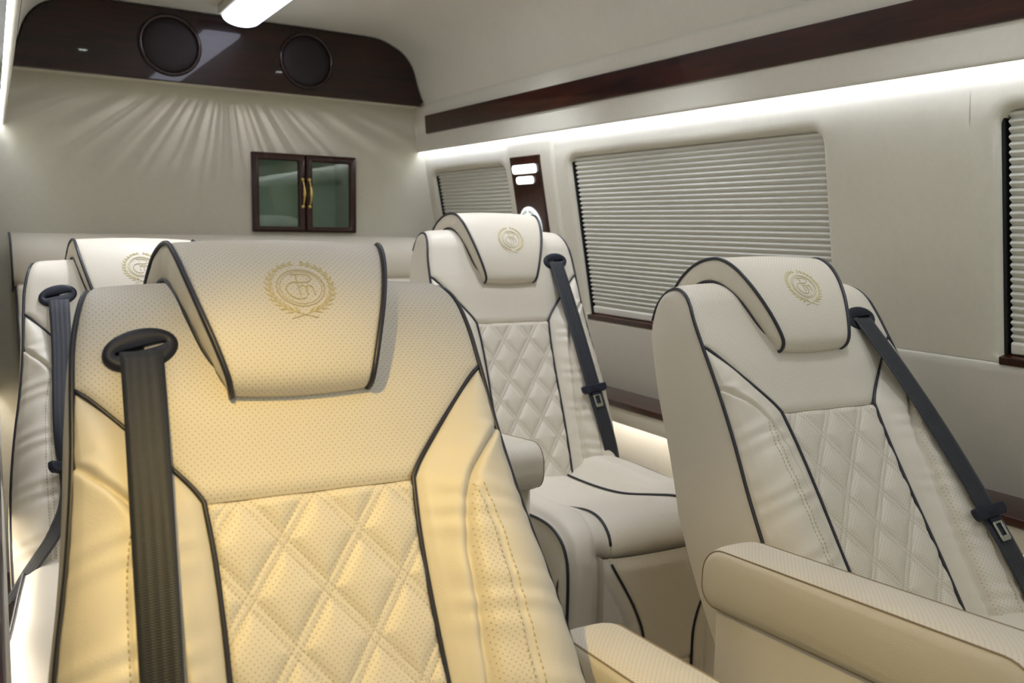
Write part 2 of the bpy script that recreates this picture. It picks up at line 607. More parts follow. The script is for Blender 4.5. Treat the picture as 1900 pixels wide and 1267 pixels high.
def side_wall(side):
    P = wall_P(side)
    parts = [
        cell(P, 2.450, YR + 0.02, 0.880, 1.60, WINDOWS[0] if side > 0 else None),
        cell(P, 1.14, 2.185, 0.880, 1.60, WINDOWS[1] if side > 0 else None),
        cell(P, 0.88, 1.14, 0.920, 1.60),
        cell(P, YF, 0.88, 0.920, 1.60, WINDOWS[2] if side > 0 else None),
    ]
    # raised pillar cover between the first two windows, with rounded edges
    cov = [(2.452, -0.004), (2.450, 0.004), (2.445, 0.008), (2.438, 0.0095), (2.32, 0.0105), (2.20, 0.0095), (2.192, 0.008), (2.187, 0.004), (2.183, -0.004)]
    def cover(a, b):
        k = a * (len(cov) - 1)
        i = min(int(k), len(cov) - 2)
        t = k - i
        y = cov[i][0] + (cov[i + 1][0] - cov[i][0]) * t
        o = cov[i][1] + (cov[i + 1][1] - cov[i][1]) * t
        return P(y, 0.66 + 0.94 * b, o)
    parts.append(grid(cover, 8, 16))
    return merge(*parts)

def lower_wall(side):
    P = wall_P(side)
    parts = []
    for ya, yb, top in ((2.184, YR + 0.02, 0.880), (1.14, 2.186, 0.880), (0.88, 1.14, 0.9215), (YF, 0.88, 0.9215)):
        offs = [(0.0, -0.006), (0.012, 0.0005), (0.03, 0.003), (0.08, 0.0045), (1.0, 0.0045)]
        H = top - 0.655
        parts.append(grid(lambda a, b: P(ya + (yb - ya) * a, top - H * offs[min(4, int(b * 4 + 1e-6))][0], offs[min(4, int(b * 4 + 1e-6))][1]), 6, 4))
    # below the side ledge
    parts.append(grid(lambda a, b: ((1.575 if side > 0 else -0.075), YF + (YR - YF) * a, 0.66 * b), 4, 4))
    # outer body behind the windows
    parts.append(grid(lambda a, b: ((1.74 if side > 0 else -0.24), YF + (YR + 0.05 - YF) * a, 0.0 + 1.9 * b), 2, 2))
    return merge(*parts)

for side, nm in ((1, 'right'), (-1, 'left')):
    st('wall_' + nm, side_wall(side), 'suede')
    st('baseboard_' + nm, lower_wall(side), 'vinyl', True)

# ---------------------------------------------------------------- windows, blinds, sills
wi = 0
blind_labels = {
    (1, 0): 'short cream pleated blind in the corner window, beside the lit wood pillar panel',
    (1, 1): 'long cream pleated blind behind the far right seat, spanning the middle window',
    (1, 2): 'cream pleated blind cut off by the right edge of the picture',
}
for side in (1,):
    P = wall_P(side)
    for k, (y0, y1, z0, z1) in enumerate(WINDOWS):
        wi += 1
        st('window_%d' % wi, rings(P, [(rrect(y0 - 0.02, y1 + 0.02, z0 - 0.02, z1 + 0.02, 0.02), -0.078), (rrect(y0 - 0.01, y1 + 0.01, z0 - 0.01, z1 + 0.01, 0.02), -0.080)]), 'dark', False)
        sill = st('trim_%d' % wi, slab(P, y0 - 0.004, y1 + 0.004, z0 - 0.013, z0 + 0.002, 0.002, 0.005, 0.002, -0.05), 'wood_y', False)
        b = empty('pleated_blind', P((y0 + y1) / 2, z0, -0.04))
        tag(b, blind_labels[(side, k)], 'window blind', 'pleated blinds along the right wall')
        inv = Vector(b.location)
        pitch = 0.0131
        top = z1 + 0.012
        bot = z0 + 0.024
        npl = int((top - bot) / pitch)
        shape = [(0.0, 0.0), (0.08, 0.0050), (0.26, 0.0088), (0.44, 0.0080), (0.70, 0.0042), (0.90, 0.0012)]
        pr = []
        for i in range(npl):
            for t, o in shape:
                pr.append((top - (i + t) * pitch, -0.024 + o))
        pr.append((bot, -0.024))
        ya, yb = y0 - 0.004, y1 - 0.008
        V, Fc, U = [], [], []
        for j in range(9):
            y = ya + (yb - ya) * j / 8
            for z, o in pr:
                V.append(Vector(P(y, z, o)) - inv)
                U.append((y, z))
        n = len(pr)
        for j in range(8):
            for i in range(n - 1):
                q = j * n + i
                Fc.append((q, q + 1, q + n + 1, q + n))
        build('pleated_fabric', (V, Fc, U), 'blind', b)
        Pl = lambda a, bb, o, inv=inv: Vector(P(a, bb, o)) - inv
        build('bottom_rail', slab(Pl, ya, yb, z0 + 0.003, z0 + 0.026, 0.004, -0.013, 0.004, -0.032), 'rail', b, False)
        build('side_track', slab(Pl, y1 - 0.0030, y1 + 0.003, z0 + 0.002, z1 - 0.012, 0.001, -0.012, 0.001, -0.07), 'dark', b, False)

# ================================================================ FIXED FITTINGS
# ---------------------------------------------------------------- overhead consoles with cove light
def console(side, label):
    fx = (lambda x: x) if side > 0 else (lambda x: 1.5 - x)
    y1 = YR - 0.001
    root = empty('overhead_console', (fx(1.45), 1.3, 1.44))
    tag(root, label, 'overhead console')
    B = Vector(root.location)
    pr = [(1.470, 1.627), (1.4372, 1.6205), (1.4385, 1.604), (1.442, 1.556), (1.446, 1.50), (1.4495, 1.452), (1.4500, 1.446), (1.4512, 1.4415), (1.4535, 1.4395), (1.4565, 1.4395), (1.459, 1.4415), (1.4600, 1.446), (1.4600, 1.485)]
    V, Fc, U = extrude_profile([(fx(x), z) for x, z in pr], YF, y1, 12)
    build('console_face', ([Vector(v) - B for v in V], Fc, U), 'ceil', root)
    def P(a, b, o):
        x = 1.437 + (1.622 - b) * 0.0739 - o
        return Vector((fx(x), a, b)) - B
    build('wood_strip', slab(P, YF, 2.992, 1.5025, 1.5705, 0.006, 0.007, 0.003, -0.004), 'wood_y', root)
    x0, x1 = sorted((fx(1.4605), fx(1.4655)))
    V, Fc = box(x0, x1, YF, y1 - 0.005, 1.4475, 1.4535)
    o = build('light_strip', ([v - B for v in V], Fc), 'led', root, False)
    o['label'] = 'glowing white light strip'
    return root
console(1, 'long cream overhead console above the blinds with a glossy dark wood strip')
console(-1, 'cream overhead console edge along the left border of the picture')

# ---------------------------------------------------------------- side ledges
def ledge(side, label):
    fx = (lambda x: x) if side > 0 else (lambda x: 1.5 - x)
    root = empty('side_ledge', (fx(1.55), 1.3, 0.62))
    tag(root, label, 'ledge')
    B = Vector(root.location)
    def bx(x0, x1, y0, y1, z0, z1, bev):
        a, b = sorted((fx(x0), fx(x1)))
        V, Fc = box(a, b, y0, y1, z0, z1, bev)
        return [Vector(v) - B for v in V], Fc
    lx = 1.498 if side > 0 else 1.5135
    build('ledge_top', bx(lx, 1.635, YF, YR - 0.001, 0.645, 0.663, 0.004), 'wood_y', root)
    build('fascia', bx(lx + (0.004 if side > 0 else -0.003), lx + 0.014, YF, YR - 0.001, 0.600, 0.646, 0.002), 'vinyl', root)
    o = build('light_strip', bx(lx + 0.022, lx + 0.032, YF, YR - 0.01, 0.618, 0.622, 0), 'led_low', root, False)
    o['label'] = 'glowing warm white light strip'
ledge(1, 'dark wood topped side ledge under the windows on the right wall')
ledge(-1, 'dark wood topped side ledge at the lower left border of the picture')

# ---------------------------------------------------------------- rear speaker bulkhead
root = empty('speaker_panel', (0.75, 3.0, 1.603))
tag(root, 'glossy dark wood rear bulkhead panel with two round speakers under the ceiling', 'speaker panel')
B = Vector(root.location)
arch = [(x, z - 0.004) for x, z in right_side if z > 1.625]
edge = [(1.424, 1.611), (1.437 - 0.004, 1.622)] + arch[::-1]
edge = [(0.75 + (x - 0.75) * 0.997, z) for x, z in edge]
outline = edge + [(1.5 - x, z) for x, z in edge[::-1]]
outline = [(1.4235, 1.6035)] + outline + [(1.5 - 1.4235, 1.6035)]
def inset(pts, d):
    cx, cz = 0.75, 1.70
    return [(cx + (x - cx) * (1 - d / 0.68), cz + (z - cz) * (1 - d / 0.12)) for x, z in pts]
Pp = lambda a, b, o: Vector((a, 2.995 - o, b)) - B
build('wood_face', rings(Pp, [(outline, -0.014), (outline, -0.003), (inset(outline, 0.0012), -0.0008), (inset(outline, 0.004), 0.0)], cap0=True), 'wood_x', root, False)
V, Fc = box(0.068, 1.432, 3.008, 3.0895, 1.6055, 1.616, 0.002)
build('underside_lip', ([v - B for v in V], Fc), 'suede', root, False)
for cx, cz in ((0.523, 1.7175), (0.976, 1.7205)):
    sp = build('speaker', lathe(Pp, cx, cz, [(0.098, 0.0), (0.0975, 0.006), (0.095, 0.0095), (0.091, 0.0105), (0.087, 0.0095), (0.0845, 0.006), (0.084, 0.002)], 56, cap=False), 'wood_x', root)
    build('speaker_grille', lathe(Pp, cx, cz, [(0.0845, 0.0015), (0.082, 0.0035), (0.06, 0.0062), (0.03, 0.0078), (0.008, 0.008)], 56), 'grille', sp)

# ---------------------------------------------------------------- ceiling light bar
root = empty('ceiling_light', (0.72, 1.4, 1.836))
tag(root, 'long glowing half-round light bar running along the ceiling toward the speaker panel', 'ceiling light')
B = Vector(root.location)
V, Fc = box(0.648, 0.792, YF, 2.875, 1.808, 1.835, 0.004)
build('housing', ([v - B for v in V], Fc), 'rail', root, False)
sec = [(0.72 - 0.062 * math.cos(PI * k / 16), 1.812 - 0.036 * math.sin(PI * k / 16) ** 0.8) for k in range(17)]
V, Fc, U = extrude_profile(sec, YF, 2.862, 30)
n = len(sec)
base = len(V)
for s_, yo in ((0.93, 0.006), (0.8, 0.010)):
    for x, z in sec:
        V.append((0.72 + (x - 0.72) * s_, 2.862 + yo, 1.812 + (z - 1.812) * s_))
        U.append((x, z))
for r in range(2):
    for i in range(n - 1):
        k = base - n + r * n + i
        Fc.append((k, k + 1, k + n + 1, k + n))
Fc.append(tuple(len(V) - n + i for i in range(n)))
build('diffuser', ([Vector(v) - B for v in V], Fc, U), 'barlens', root)

# ---------------------------------------------------------------- recessed downlights, some added only for fill light
def downlight(x, y, z, nx, label, lens):
    root = empty('downlight', (x, y, z), 0)
    root.rotation_euler = (0, nx, 0)
    tag(root, label, 'downlight')
    P = lambda a, b, o: (a, b, -o)
    build('trim_ring', lathe(P, 0, 0, [(0.034, -0.002), (0.033, 0.003), (0.029, 0.005), (0.026, 0.003), (0.025, -0.006)], 28, cap=False), 'chrome', root)
    pts = [(0, 0)] + [(0.014 * math.cos(PI * k / 3), 0.014 * math.sin(PI * k / 3)) for k in range(6)]
    build('lens', merge(*[lathe(P, a, b, [(0.0055, -0.004), (0.005, 0.0), (0.003, 0.002)], 10) for a, b in pts]), lens, root)
downlight(0.35, 2.07, 1.8355, 0, 'small bright recessed ceiling lamp mirrored in the speaker panel', 'lens')
downlight(1.15, 2.07, 1.8355, 0, 'small bright recessed ceiling lamp behind the far right seat', 'lens')
downlight(1.15, 1.45, 1.8355, 0, 'added fill lamp in the ceiling ahead of the far right seat', 'lens')
downlight(0.35, 1.45, 1.8355, 0, 'added fill lamp in the ceiling ahead of the half hidden left seat', 'lens')
downlight(1.15, 0.82, 1.8355, 0, 'added fill lamp in the ceiling above the near right seat', 'lens')
downlight(0.046, 0.57, 1.4395, 0, 'warm reading lamp under the left console above the yellow lit seat', 'warmlens')

# ---------------------------------------------------------------- glass fronted display cabinet
root = empty('display_cabinet', (0.993, YR, CZ0))
tag(root, 'small dark wood wall cabinet with two green glass doors on the rear wall', 'cabinet')
B = Vector(root.location)
Pc = lambda a, b, o: Vector((a, YR - o, b)) - B
def carcass():
    x0, x1, z0, z1, d = CX0 + 0.0065, CX1 - 0.0065, CZ0 + 0.0065, CZ1 - 0.0065, 0.20
    V = [Vector(p) - B for p in ((x0, YR, z0), (x1, YR, z0), (x1, YR, z1), (x0, YR, z1), (x0, YR + d, z0), (x1, YR + d, z0), (x1, YR + d, z1), (x0, YR + d, z1))]
    return V, [(4, 5, 6, 7), (0, 1, 5, 4), (1, 2, 6, 5), (2, 3, 7, 6), (3, 0, 4, 7)]
build('carcass', carcass(), 'rail', root, False)
xm = 0.9925
for a0, a1, hx in ((CX0, xm - 0.001, xm - 0.0125), (xm + 0.001, CX1, xm + 0.0125)):
    d = build('door', frame_slab(Pc, (a0, a1, CZ0, CZ1), (a0 + 0.025, a1 - 0.026, CZ0 + 0.020, CZ1 - 0.026), 0.004, 0.004, 0.018, 0.006, 0.001), 'wood_z', root)
    build('glass_pane', slab(Pc, a0 + 0.023, a1 - 0.024, CZ0 + 0.018, CZ1 - 0.024, 0.002, 0.009, 0.0004, 0.005), 'glass', d, False)
    hp = []
    zc0, zc1 = 1.214, 1.312
    for k in range(17):
        t = k / 16
        hp.append(Pc(hx, zc0 + (zc1 - zc0) * t, 0.019 + 0.021 * math.sin(PI * t) ** 0.75))
    rad = lambda t: 0.0026 + 0.0028 * math.exp(-((t - 0.5) / 0.16) ** 2) + 0.0012 * max(0, math.cos(t * 2 * PI * 4.5)) 
    parts = [tube(hp, rad, 10)]
    for z in (zc0, zc1):
        parts.append(lathe(Pc, hx, z, [(0.0068, 0.017), (0.0068, 0.0205), (0.005, 0.024), (0.002, 0.0255)], 14))
    o = build('handle', merge(*parts), 'brass', d)
    o['label'] = 'small curved brass pull handle'

# ---------------------------------------------------------------- emblem geometry (wreath, rings and monogram)
def emblem_strokes():
    """list of (polyline, radius) in a unit frame, wreath radius about 1."""
    S = []
    c = lambda u, v: ((u - 700) / 550, (580 - v) / 550)
    circ = lambda r: [(r * math.cos(2 * PI * k / 48), -0.01 + r * 0.97 * math.sin(2 * PI * k / 48)) for k in range(49)]
    S.append((circ(0.68), 0.017))
    S.append((circ(0.60), 0.010))
    P_ = spline([c(575, 327), c(680, 322), c(785, 328), c(850, 352), c(878, 405), c(855, 462), c(790, 490), c(660, 486), c(560, 492), c(495, 535), (c(468, 610)), c(492, 700), c(560, 780), c(660, 815), c(765, 790)], 60)
    S.append((P_, 0.019))
    S.append((spline([c(648, 335), c(655, 470), c(668, 600), c(682, 742)], 10), 0.019))
    S.append((spline([c(680, 585), c(715, 555), c(752, 562), c(778, 610), c(795, 742)], 16), 0.020))
    S.append((spline([c(786, 585), c(822, 553), c(862, 562), c(892, 612), c(908, 742)], 16), 0.020))
    for sg in (-1, 1):
        br = [(-sg * 0.36, -1.06), (0, -0.95), (sg * 0.22, -0.86)]
        for k in range(13):
            t = math.radians(-68 + 144 * k / 12)
            br.append((sg * 0.90 * math.cos(t), 0.90 * math.sin(t) + 0.02))
        S.append((spline(br, 40), 0.012))
    return S
def emblem_leaves():
    L = []
    for sg in (-1, 1):
        for k in range(13):
            t = math.radians(-72 + 146 * k / 12)
            px, py = 0.90 * math.cos(t), 0.90 * math.sin(t) + 0.02
            tx, ty = -math.sin(t), math.cos(t)
            nx_, ny_ = math.cos(t), math.sin(t)
            ln = 0.27 - 0.006 * k
            for w in (1, -1):
                dx, dy = tx * 0.86 + w * nx_ * 0.5, ty * 0.86 + w * ny_ * 0.5
                L.append((sg * px, py, sg * dx, dy, ln, 0.040))
        L.append((sg * 0.12, -0.90, sg * 0.62, 0.78, 0.28, 0.04))
    return L
def emblem(mapf, R, raise_):
    """mapf(a, b, h): a, b in metres on the surface, h height above it."""
    parts = []
    for pl, r in emblem_strokes():
        parts.append(tube([mapf(a * R, b * R, raise_ * 0.35) for a, b in pl], r * R, 6))
    for px, py, dx, dy, ln, wd in emblem_leaves():
        l = math.hypot(dx, dy)
        dx, dy = dx / l, dy / l
        V = []
        n = 6
        for i in range(n + 1):
            t = i / n
            w = wd * math.sin(PI * (0.04 + 0.96 * t) ** 0.8) if t < 1 else 0
            for s_, h in ((-1, 0.0), (-0.5, 0.8), (0, 1.0), (0.5, 0.8), (1, 0.0)):
                V.append(mapf((px + dx * ln * t - dy * w * s_) * R, (py + dy * ln * t + dx * w * s_) * R, raise_ * (h * math.sin(PI * min(1, 0.1 + t * 0.85)) - 0.1)))
        Fc = [(i * 5 + k, i * 5 + k + 1, i * 5 + k + 6, i * 5 + k + 5) for i in range(n) for k in range(4)]
        parts.append((V, Fc))
    return merge(*parts)

# ---------------------------------------------------------------- lit wood panel on the pillar
Pw0 = wall_P(1)
root = empty('pillar_panel', Pw0(2.334, 0.95, 0.01))
tag(root, 'narrow dark wood control panel with glowing lamps and round crest on the pillar', 'control panel')
B = Vector(root.location)
Pw = lambda a, b, o: Vector(Pw0(a, b, o + 0.0102)) - B
build('wood_plate', slab(Pw, 2.247, 2.421, 0.93, 1.384, 0.004, 0.008, 0.003, -0.002), 'wood_z', root, False)
for a0, a1, b0, b1 in ((2.264, 2.404, 1.329, 1.357), (2.289, 2.388, 1.296, 1.320)):
    o = build('lamp_lens', slab(Pw, a0, a1, b0, b1, 0.010, 0.013, 0.004, 0.007), 'barlamp', root)
    o['label'] = 'glowing white lamp bar'
md = build('medallion', lathe(Pw, 2.342, 1.160, [(0.064, 0.007), (0.064, 0.011), (0.062, 0.013), (0.03, 0.0135)], 48), 'medal', root)
md['label'] = 'glowing round white crest'
Rm = 0.054
build('crest', emblem(lambda a, b, h: Pw(2.342 - a, 1.160 + b, 0.0135 + h), Rm, 0.0012), 'medal_line', md)

# ================================================================ CAPTAIN SEATS
# backrest frame: x across, y backward through the cushion, w (z) up along the back; w = 0 a little below the shoulder
XC = smooth_tab([(-0.60, 0.094), (-0.45, 0.099), (-0.30, 0.099), (-0.22, 0.101), (-0.16, 0.106)])
XY_ = smooth_tab([(-0.160, 0.106), (-0.142, 0.117), (-0.110, 0.143), (-0.075, 0.173), (-0.045, 0.200), (-0.032, 0.2150)])
XS = smooth_tab([(-0.60, 0.236), (-0.50, 0.240), (-0.40, 0.240), (-0.30, 0.234), (-0.20, 0.223), (-0.11, 0.217), (-0.03, 0.2155), (0.02, 0.2135), (0.06, 0.207), (0.107, 0.198)])
XW = smooth_tab([(-0.60, 0.127), (-0.45, 0.130), (-0.36, 0.134), (-0.30, 0.139), (-0.25, 0.142), (-0.20, 0.152), (-0.17, 0.164), (-0.145, 0.184), (-0.125, 0.203), (-0.110, 0.2165)])
XST = smooth_tab([(-0.60, 0.168), (-0.40, 0.173), (-0.30, 0.174), (-0.24, 0.173), (-0.20, 0.169), (-0.172, 0.163)])
HB = smooth_tab([(-0.60, 0.042), (-0.50, 0.046), (-0.38, 0.046), (-0.28, 0.040), (-0.20, 0.028), (-0.12, 0.016), (-0.06, 0.007), (-0.03, 0.002)])
WB = -0.585
RT, WA = 0.065, 0.042

def smoothstep(a, b, x):
    t = max(0.0, min(1.0, (x - a) / (b - a)))
    return t * t * (3 - 2 * t)

def quilt_h(x, w):
    a, b = x / 0.075, (w + 0.26) / 0.105
    dp = abs((a + b) - round(a + b)) / 16.35
    dq = abs((a - b) - round(a - b)) / 16.35
    def f(d):
        if d < 0.0042:
            return 0.0014 * math.cos(d / 0.0042 * PI * 0.5)
        return 0.0066 * (1 - math.exp(-(d - 0.0042) / 0.0075))
    hp, hq = f(dp), f(dq)
    return min(hp, hq) * 0.75 + 0.25 * hp * hq / 0.006

def v_quilt():
    def fn(a, b):
        w = WB + (-0.1605 - WB) * b
        x = (2 * a - 1) * XC(w)
        e = min(1 - abs(2 * a - 1), 0.06) / 0.06
        top = min(1, max(0, -0.1605 - w) / 0.010) ** 0.5
        y = -(quilt_h(x, w) * (0.35 + 0.65 * e) * (0.3 + 0.7 * top) + 0.004 * e ** 0.5 * top - 0.003 - 0.004 * (1 - top))
        y += 0.004 * (1 - (2 * a - 1) ** 2) * smoothstep(-0.16, -0.3, w)
        return (x, y, w)
    def uv(a, b):
        w = WB + (-0.1605 - WB) * b
        return ((2 * a - 1) * XC(w), w)
    return grid(fn, 104, 200, uv)

def back_path(s):
    """s = arc length from the quilt's top edge, over the top, to the rear: (y, w, ny, nw)"""
    L1 = WA + 0.160
    L2 = PI * RT
    if s < L1:
        return 0.0, -0.160 + s, -1.0, 0.0
    if s < L1 + L2:
        t = (s - L1) / RT
        return RT - RT * math.cos(t), WA + RT * math.sin(t), -math.cos(t), math.sin(t)
    d = s - L1 - L2
    return 2 * RT + d * 0.10, WA - d, 1.0, 0.0
SL = WA + 0.160 + PI * RT

def half_w(s):
    y, w, a, b = back_path(s)
    if s < WA + 0.160 and w < -0.032:
        return XY_(w)
    return XS(w)

def v_upper():
    TOT = SL + 0.015
    def P(a, b):
        s = TOT * (b * 0.80 if b < 0.9 else 0.72 + (b - 0.9) * 2.8)
        y, w, ny, nw = back_path(s)
        hw = half_w(s)
        t = 2 * a - 1
        e = min(1 - abs(t), 0.05) / 0.05
        h = 0.0085 * (1 - t * t) ** 0.6 * smoothstep(0, 0.10, s) + 0.007 * min(1, s / 0.012) ** 0.5 * (0.4 + 0.6 * e ** 0.5) - 0.006 + 0.003 * smoothstep(0.01, 0.1, s)
        if s > SL:
            h *= 0.4
        return (t * hw, y + ny * h, w + nw * h), (t * hw, s)
    return grid(lambda a, b: P(a, b)[0], 64, 96, lambda a, b: P(a, b)[1])

def bolster_y(x, w, xi, xo):
    t = (x - xi) / max(1e-5, xo - xi)
    t = max(0.0, min(1.0, t))
    wide = smoothstep(0.0, 0.05, xo - xi)
    h = HB(w) * (math.sin(PI * t ** 1.28 * 0.94) if 0 < t < 1 else 0.0)
    h += 0.006 * min(1, min(t, 1 - t) / 0.10) ** 0.5 * wide - 0.003
    if w < -0.104:
        d = x - XW(w)
        on = smoothstep(-0.104, -0.118, w) * wide
        h -= 0.0075 * math.exp(-abs(d / 0.0034) ** 1.5) * on
        h += (0.0055 if d > 0 else 0.0045) * (1 - math.exp(-(d / 0.007) ** 2)) * math.exp(-(d / 0.024) ** 2) * on
    if w < -0.176:
        d = x - XST(w)
        h -= 0.0018 * math.exp(-(d / 0.0024) ** 2)
    # soft creases in the leather
    h += 0.0011 * math.sin(x * 60 + w * 190 + 1.5 * math.sin(w * 61)) * smoothstep(0, 0.3, t) * wide * smoothstep(-0.05, -0.16, w)
    return -h

def bol_edges(w):
    return (XC(w) if w < -0.160 else XY_(w)), XS(w)

def v_bolster(sg):
    def q(a, b):
        w = WB + (-0.0325 - WB) * b
        xi, xo = bol_edges(w)
        return xi + (xo - xi) * a, w, xi, xo
    def fn(a, b):
        x, w, xi, xo = q(a, b)
        return (sg * x, bolster_y(x, w, xi, xo), w)
    def uv(a, b):
        x, w, xi, xo = q(a, b)
        return (sg * x, w)
    def at(a, b):
        x, w, xi, xo = q(a, b)
        return 1.0 if (w < -0.176 and XW(w) + 0.003 < x < XST(w) - 0.002) else 0.0
    return grid(fn, 84, 200, uv, at)

def v_stitch(sg):
    parts = []
    w = -0.185
    while w > WB + 0.01:
        for off in (-0.0045, 0.0045):
            pts = []
            for k in range(3):
                ww = w - 0.0034 * k / 2
                x = XST(ww) + off
                xi, xo = bol_edges(ww)
                pts.append((sg * x, bolster_y(x, ww, xi, xo) - 0.0002 - (0.0004 if k == 1 else 0), ww))
            parts.append(tube(pts, 0.00055, 4))
        w -= 0.0062
    return merge(*parts)

def front_y(w):
    return 0.0 if w < WA else RT - math.sqrt(max(0, RT * RT - (w - WA) ** 2))
def rear_y(w):
    return 2 * RT + max(0, min(0.045, (0.02 - w) * 0.16)) if w < WA else RT + math.sqrt(max(0, RT * RT - (w - WA) ** 2))

def v_side(sg):
    parts = []
    for sg in (sg,):
        def fn(a, b):
            if b < 0.85:
                w = WB + (WA - WB) * b / 0.85
            else:
                w = WA + RT * math.sin((b - 0.85) / 0.15 * PI / 2)
            y = front_y(w) + (rear_y(w) - front_y(w)) * a
            x = XS(w) + 0.007 * math.sin(PI * a) ** 0.7 * min(1, (rear_y(w) - front_y(w)) / 0.06) + 0.012 * a * smoothstep(0.08, -0.1, w)
            return (sg * x, y + 0.002 * (1 - a), w)
        parts.append(grid(fn, 14, 70, lambda a, b: (a * 0.15, b * 0.7)))
    return merge(*parts)

def v_shell():
    parts = []
    def rear(a, b):
        w = WB + (WA - WB) * b
        return ((2 * a - 1) * (XS(w) + 0.012 * smoothstep(0.08, -0.1, w) - 0.0005), rear_y(w) + 0.004 * (1 - (2 * a - 1) ** 4), w)
    parts.append(grid(rear, 16, 24))
    parts.append(grid(lambda a, b: ((2 * a - 1) * XS(WB), b * rear_y(WB), WB), 8, 2))
    return merge(*parts)

def v_back_piping(sg):
    parts = []
    for sg in (sg,):
        path = [(sg * (XS(w) + 0.0005), -0.001, w) for w in [WB + (WA - WB) * k / 60 for k in range(61)]]
        for k in range(1, 20):
            t = PI * k / 24
            w = WA + RT * math.sin(t)
            path.append((sg * (XS(w) + 0.0005), RT - RT * math.cos(t), w + 0.001))
        parts.append(tube(path, 0.0030, 8))
    return merge(*parts)

def v_panel_piping(sg):
    parts = []
    for sg in (sg,):
        ws = [-0.0325 - (0.1275) * k / 24 for k in range(25)] + [-0.160 + (WB + 0.160) * k / 60 for k in range(1, 61)]
        path = [(sg * (XY_(w) if w > -0.16 else XC(w)), -0.0012, w) for w in ws]
        parts.append(tube(path, 0.0026, 8))
    return merge(*parts)

# headrest: folded pillow over the top of the back, given as (y, w, half width)
HR_OUT = spline([(-0.007, -0.050, 0.070), (-0.014, -0.056, 0.0715), (-0.027, -0.054, 0.0735), (-0.037, -0.042, 0.0765), (-0.0435, -0.010, 0.0855), (-0.0455, 0.030, 0.097),
                 (-0.0415, 0.070, 0.107), (-0.031, 0.105, 0.114), (-0.012, 0.133, 0.119), (0.015, 0.149, 0.124), (0.045, 0.155, 0.130), (0.080, 0.151, 0.136), (0.110, 0.137, 0.141),
                 (0.134, 0.112, 0.142), (0.148, 0.080, 0.142), (0.153, 0.045, 0.141), (0.150, 0.016, 0.139), (0.141, 0.006, 0.138)], 96)
HR_IN = spline([(-0.007, -0.050, 0.070), (-0.0085, -0.030, 0.0790), (-0.0115, 0.0, 0.0930), (-0.0115, 0.040, 0.106), (-0.002, 0.074, 0.1150), (0.018, 0.104, 0.121), (0.042, 0.1185, 0.126), (0.068, 0.1205, 0.131),
                (0.098, 0.113, 0.136), (0.121, 0.094, 0.140), (0.137, 0.060, 0.141), (0.141, 0.030, 0.1395), (0.141, 0.006, 0.138)], 96)
HR_LEN = sum(math.dist(a[:2], b[:2]) for a, b in zip(HR_OUT, HR_OUT[1:]))

def hr_at(u):
    u = max(0.0, min(1.0, u)) * 96
    i = min(95, int(u))
    t = u - i
    y, w, hw = (HR_OUT[i][k] + (HR_OUT[i + 1][k] - HR_OUT[i][k]) * t for k in range(3))
    i0, i1 = max(0, i - 1), min(96, i + 2)
    dy, dw = HR_OUT[i1][0] - HR_OUT[i0][0], HR_OUT[i1][1] - HR_OUT[i0][1]
    l = math.hypot(dy, dw)
    return y, w, hw, -dw / l, dy / l

def hr_surface(x, u, h=0.0):
    y, w, hw, ny, nw = hr_at(u)
    t = min(1.0, abs(x) / hw)
    b = 0.0045 * (1 - t * t) + 0.004 * min(1, (1 - t) / 0.06) ** 0.5 - 0.004 + h
    return (x, y + ny * b, w + nw * b)

def v_headrest():
    front = grid(lambda a, b: hr_surface((2 * a - 1) * hr_at(b)[2], b), 56, 96, lambda a, b: ((2 * a - 1) * hr_at(b)[2], b * HR_LEN))
    return front

def v_gusset(sg):
    parts = []
    for sg in (sg,):
        def fn(a, b):
            k = int(round(b * 96))
            o, i = HR_OUT[k], HR_IN[k]
            gap = math.dist(o[:2], i[:2])
            x = o[2] + (i[2] - o[2]) * a + 0.10 * gap * math.sin(PI * a) - 0.0005 + 0.0008 * math.sin(b * 90) * math.sin(PI * a) * min(1, gap / 0.03)
            return (sg * x, o[0] + (i[0] - o[0]) * a, o[1] + (i[1] - o[1]) * a)
        parts.append(grid(fn, 8, 96, lambda a, b: (a * 0.04, b * HR_LEN)))
    return merge(*parts)
def v_lining():
    parts = []
    parts.append(grid(lambda a, b: ((2 * a - 1) * HR_IN[int(round(b * 96))][2], HR_IN[int(round(b * 96))][0], HR_IN[int(round(b * 96))][1]), 8, 96))
    return merge(*parts)

def v_hr_piping(sg, which):
    parts = []
    for sg in (sg,):
        parts.append(tube([(sg * p[2], p[0], p[1]) for p in HR_OUT], 0.0031, 8))
        parts.append(tube([(sg * (p[2] + 0.0005), p[0], p[1]) for p in HR_IN[2:]], 0.0024, 8))
    return parts[which]

U_EMB = min((abs(HR_OUT[k][1] - 0.052), k) for k in range(4, 40))[1] / 96
def v_emblem():
    return emblem(lambda a, b, h: hr_surface(0.008 + a, U_EMB + b / HR_LEN, h), 0.0375, 0.0014)

# ---- belts -----------------------------------------------------
def surf_y(x, w):
    """front surface of the back at signed x"""
    ax = abs(x)
    if w > -0.034:
        return front_y(w) - 0.008
    xi, xo = bol_edges(w)
    if ax > xi:
        return bolster_y(min(ax, xo), w, xi, xo)
    return -0.008

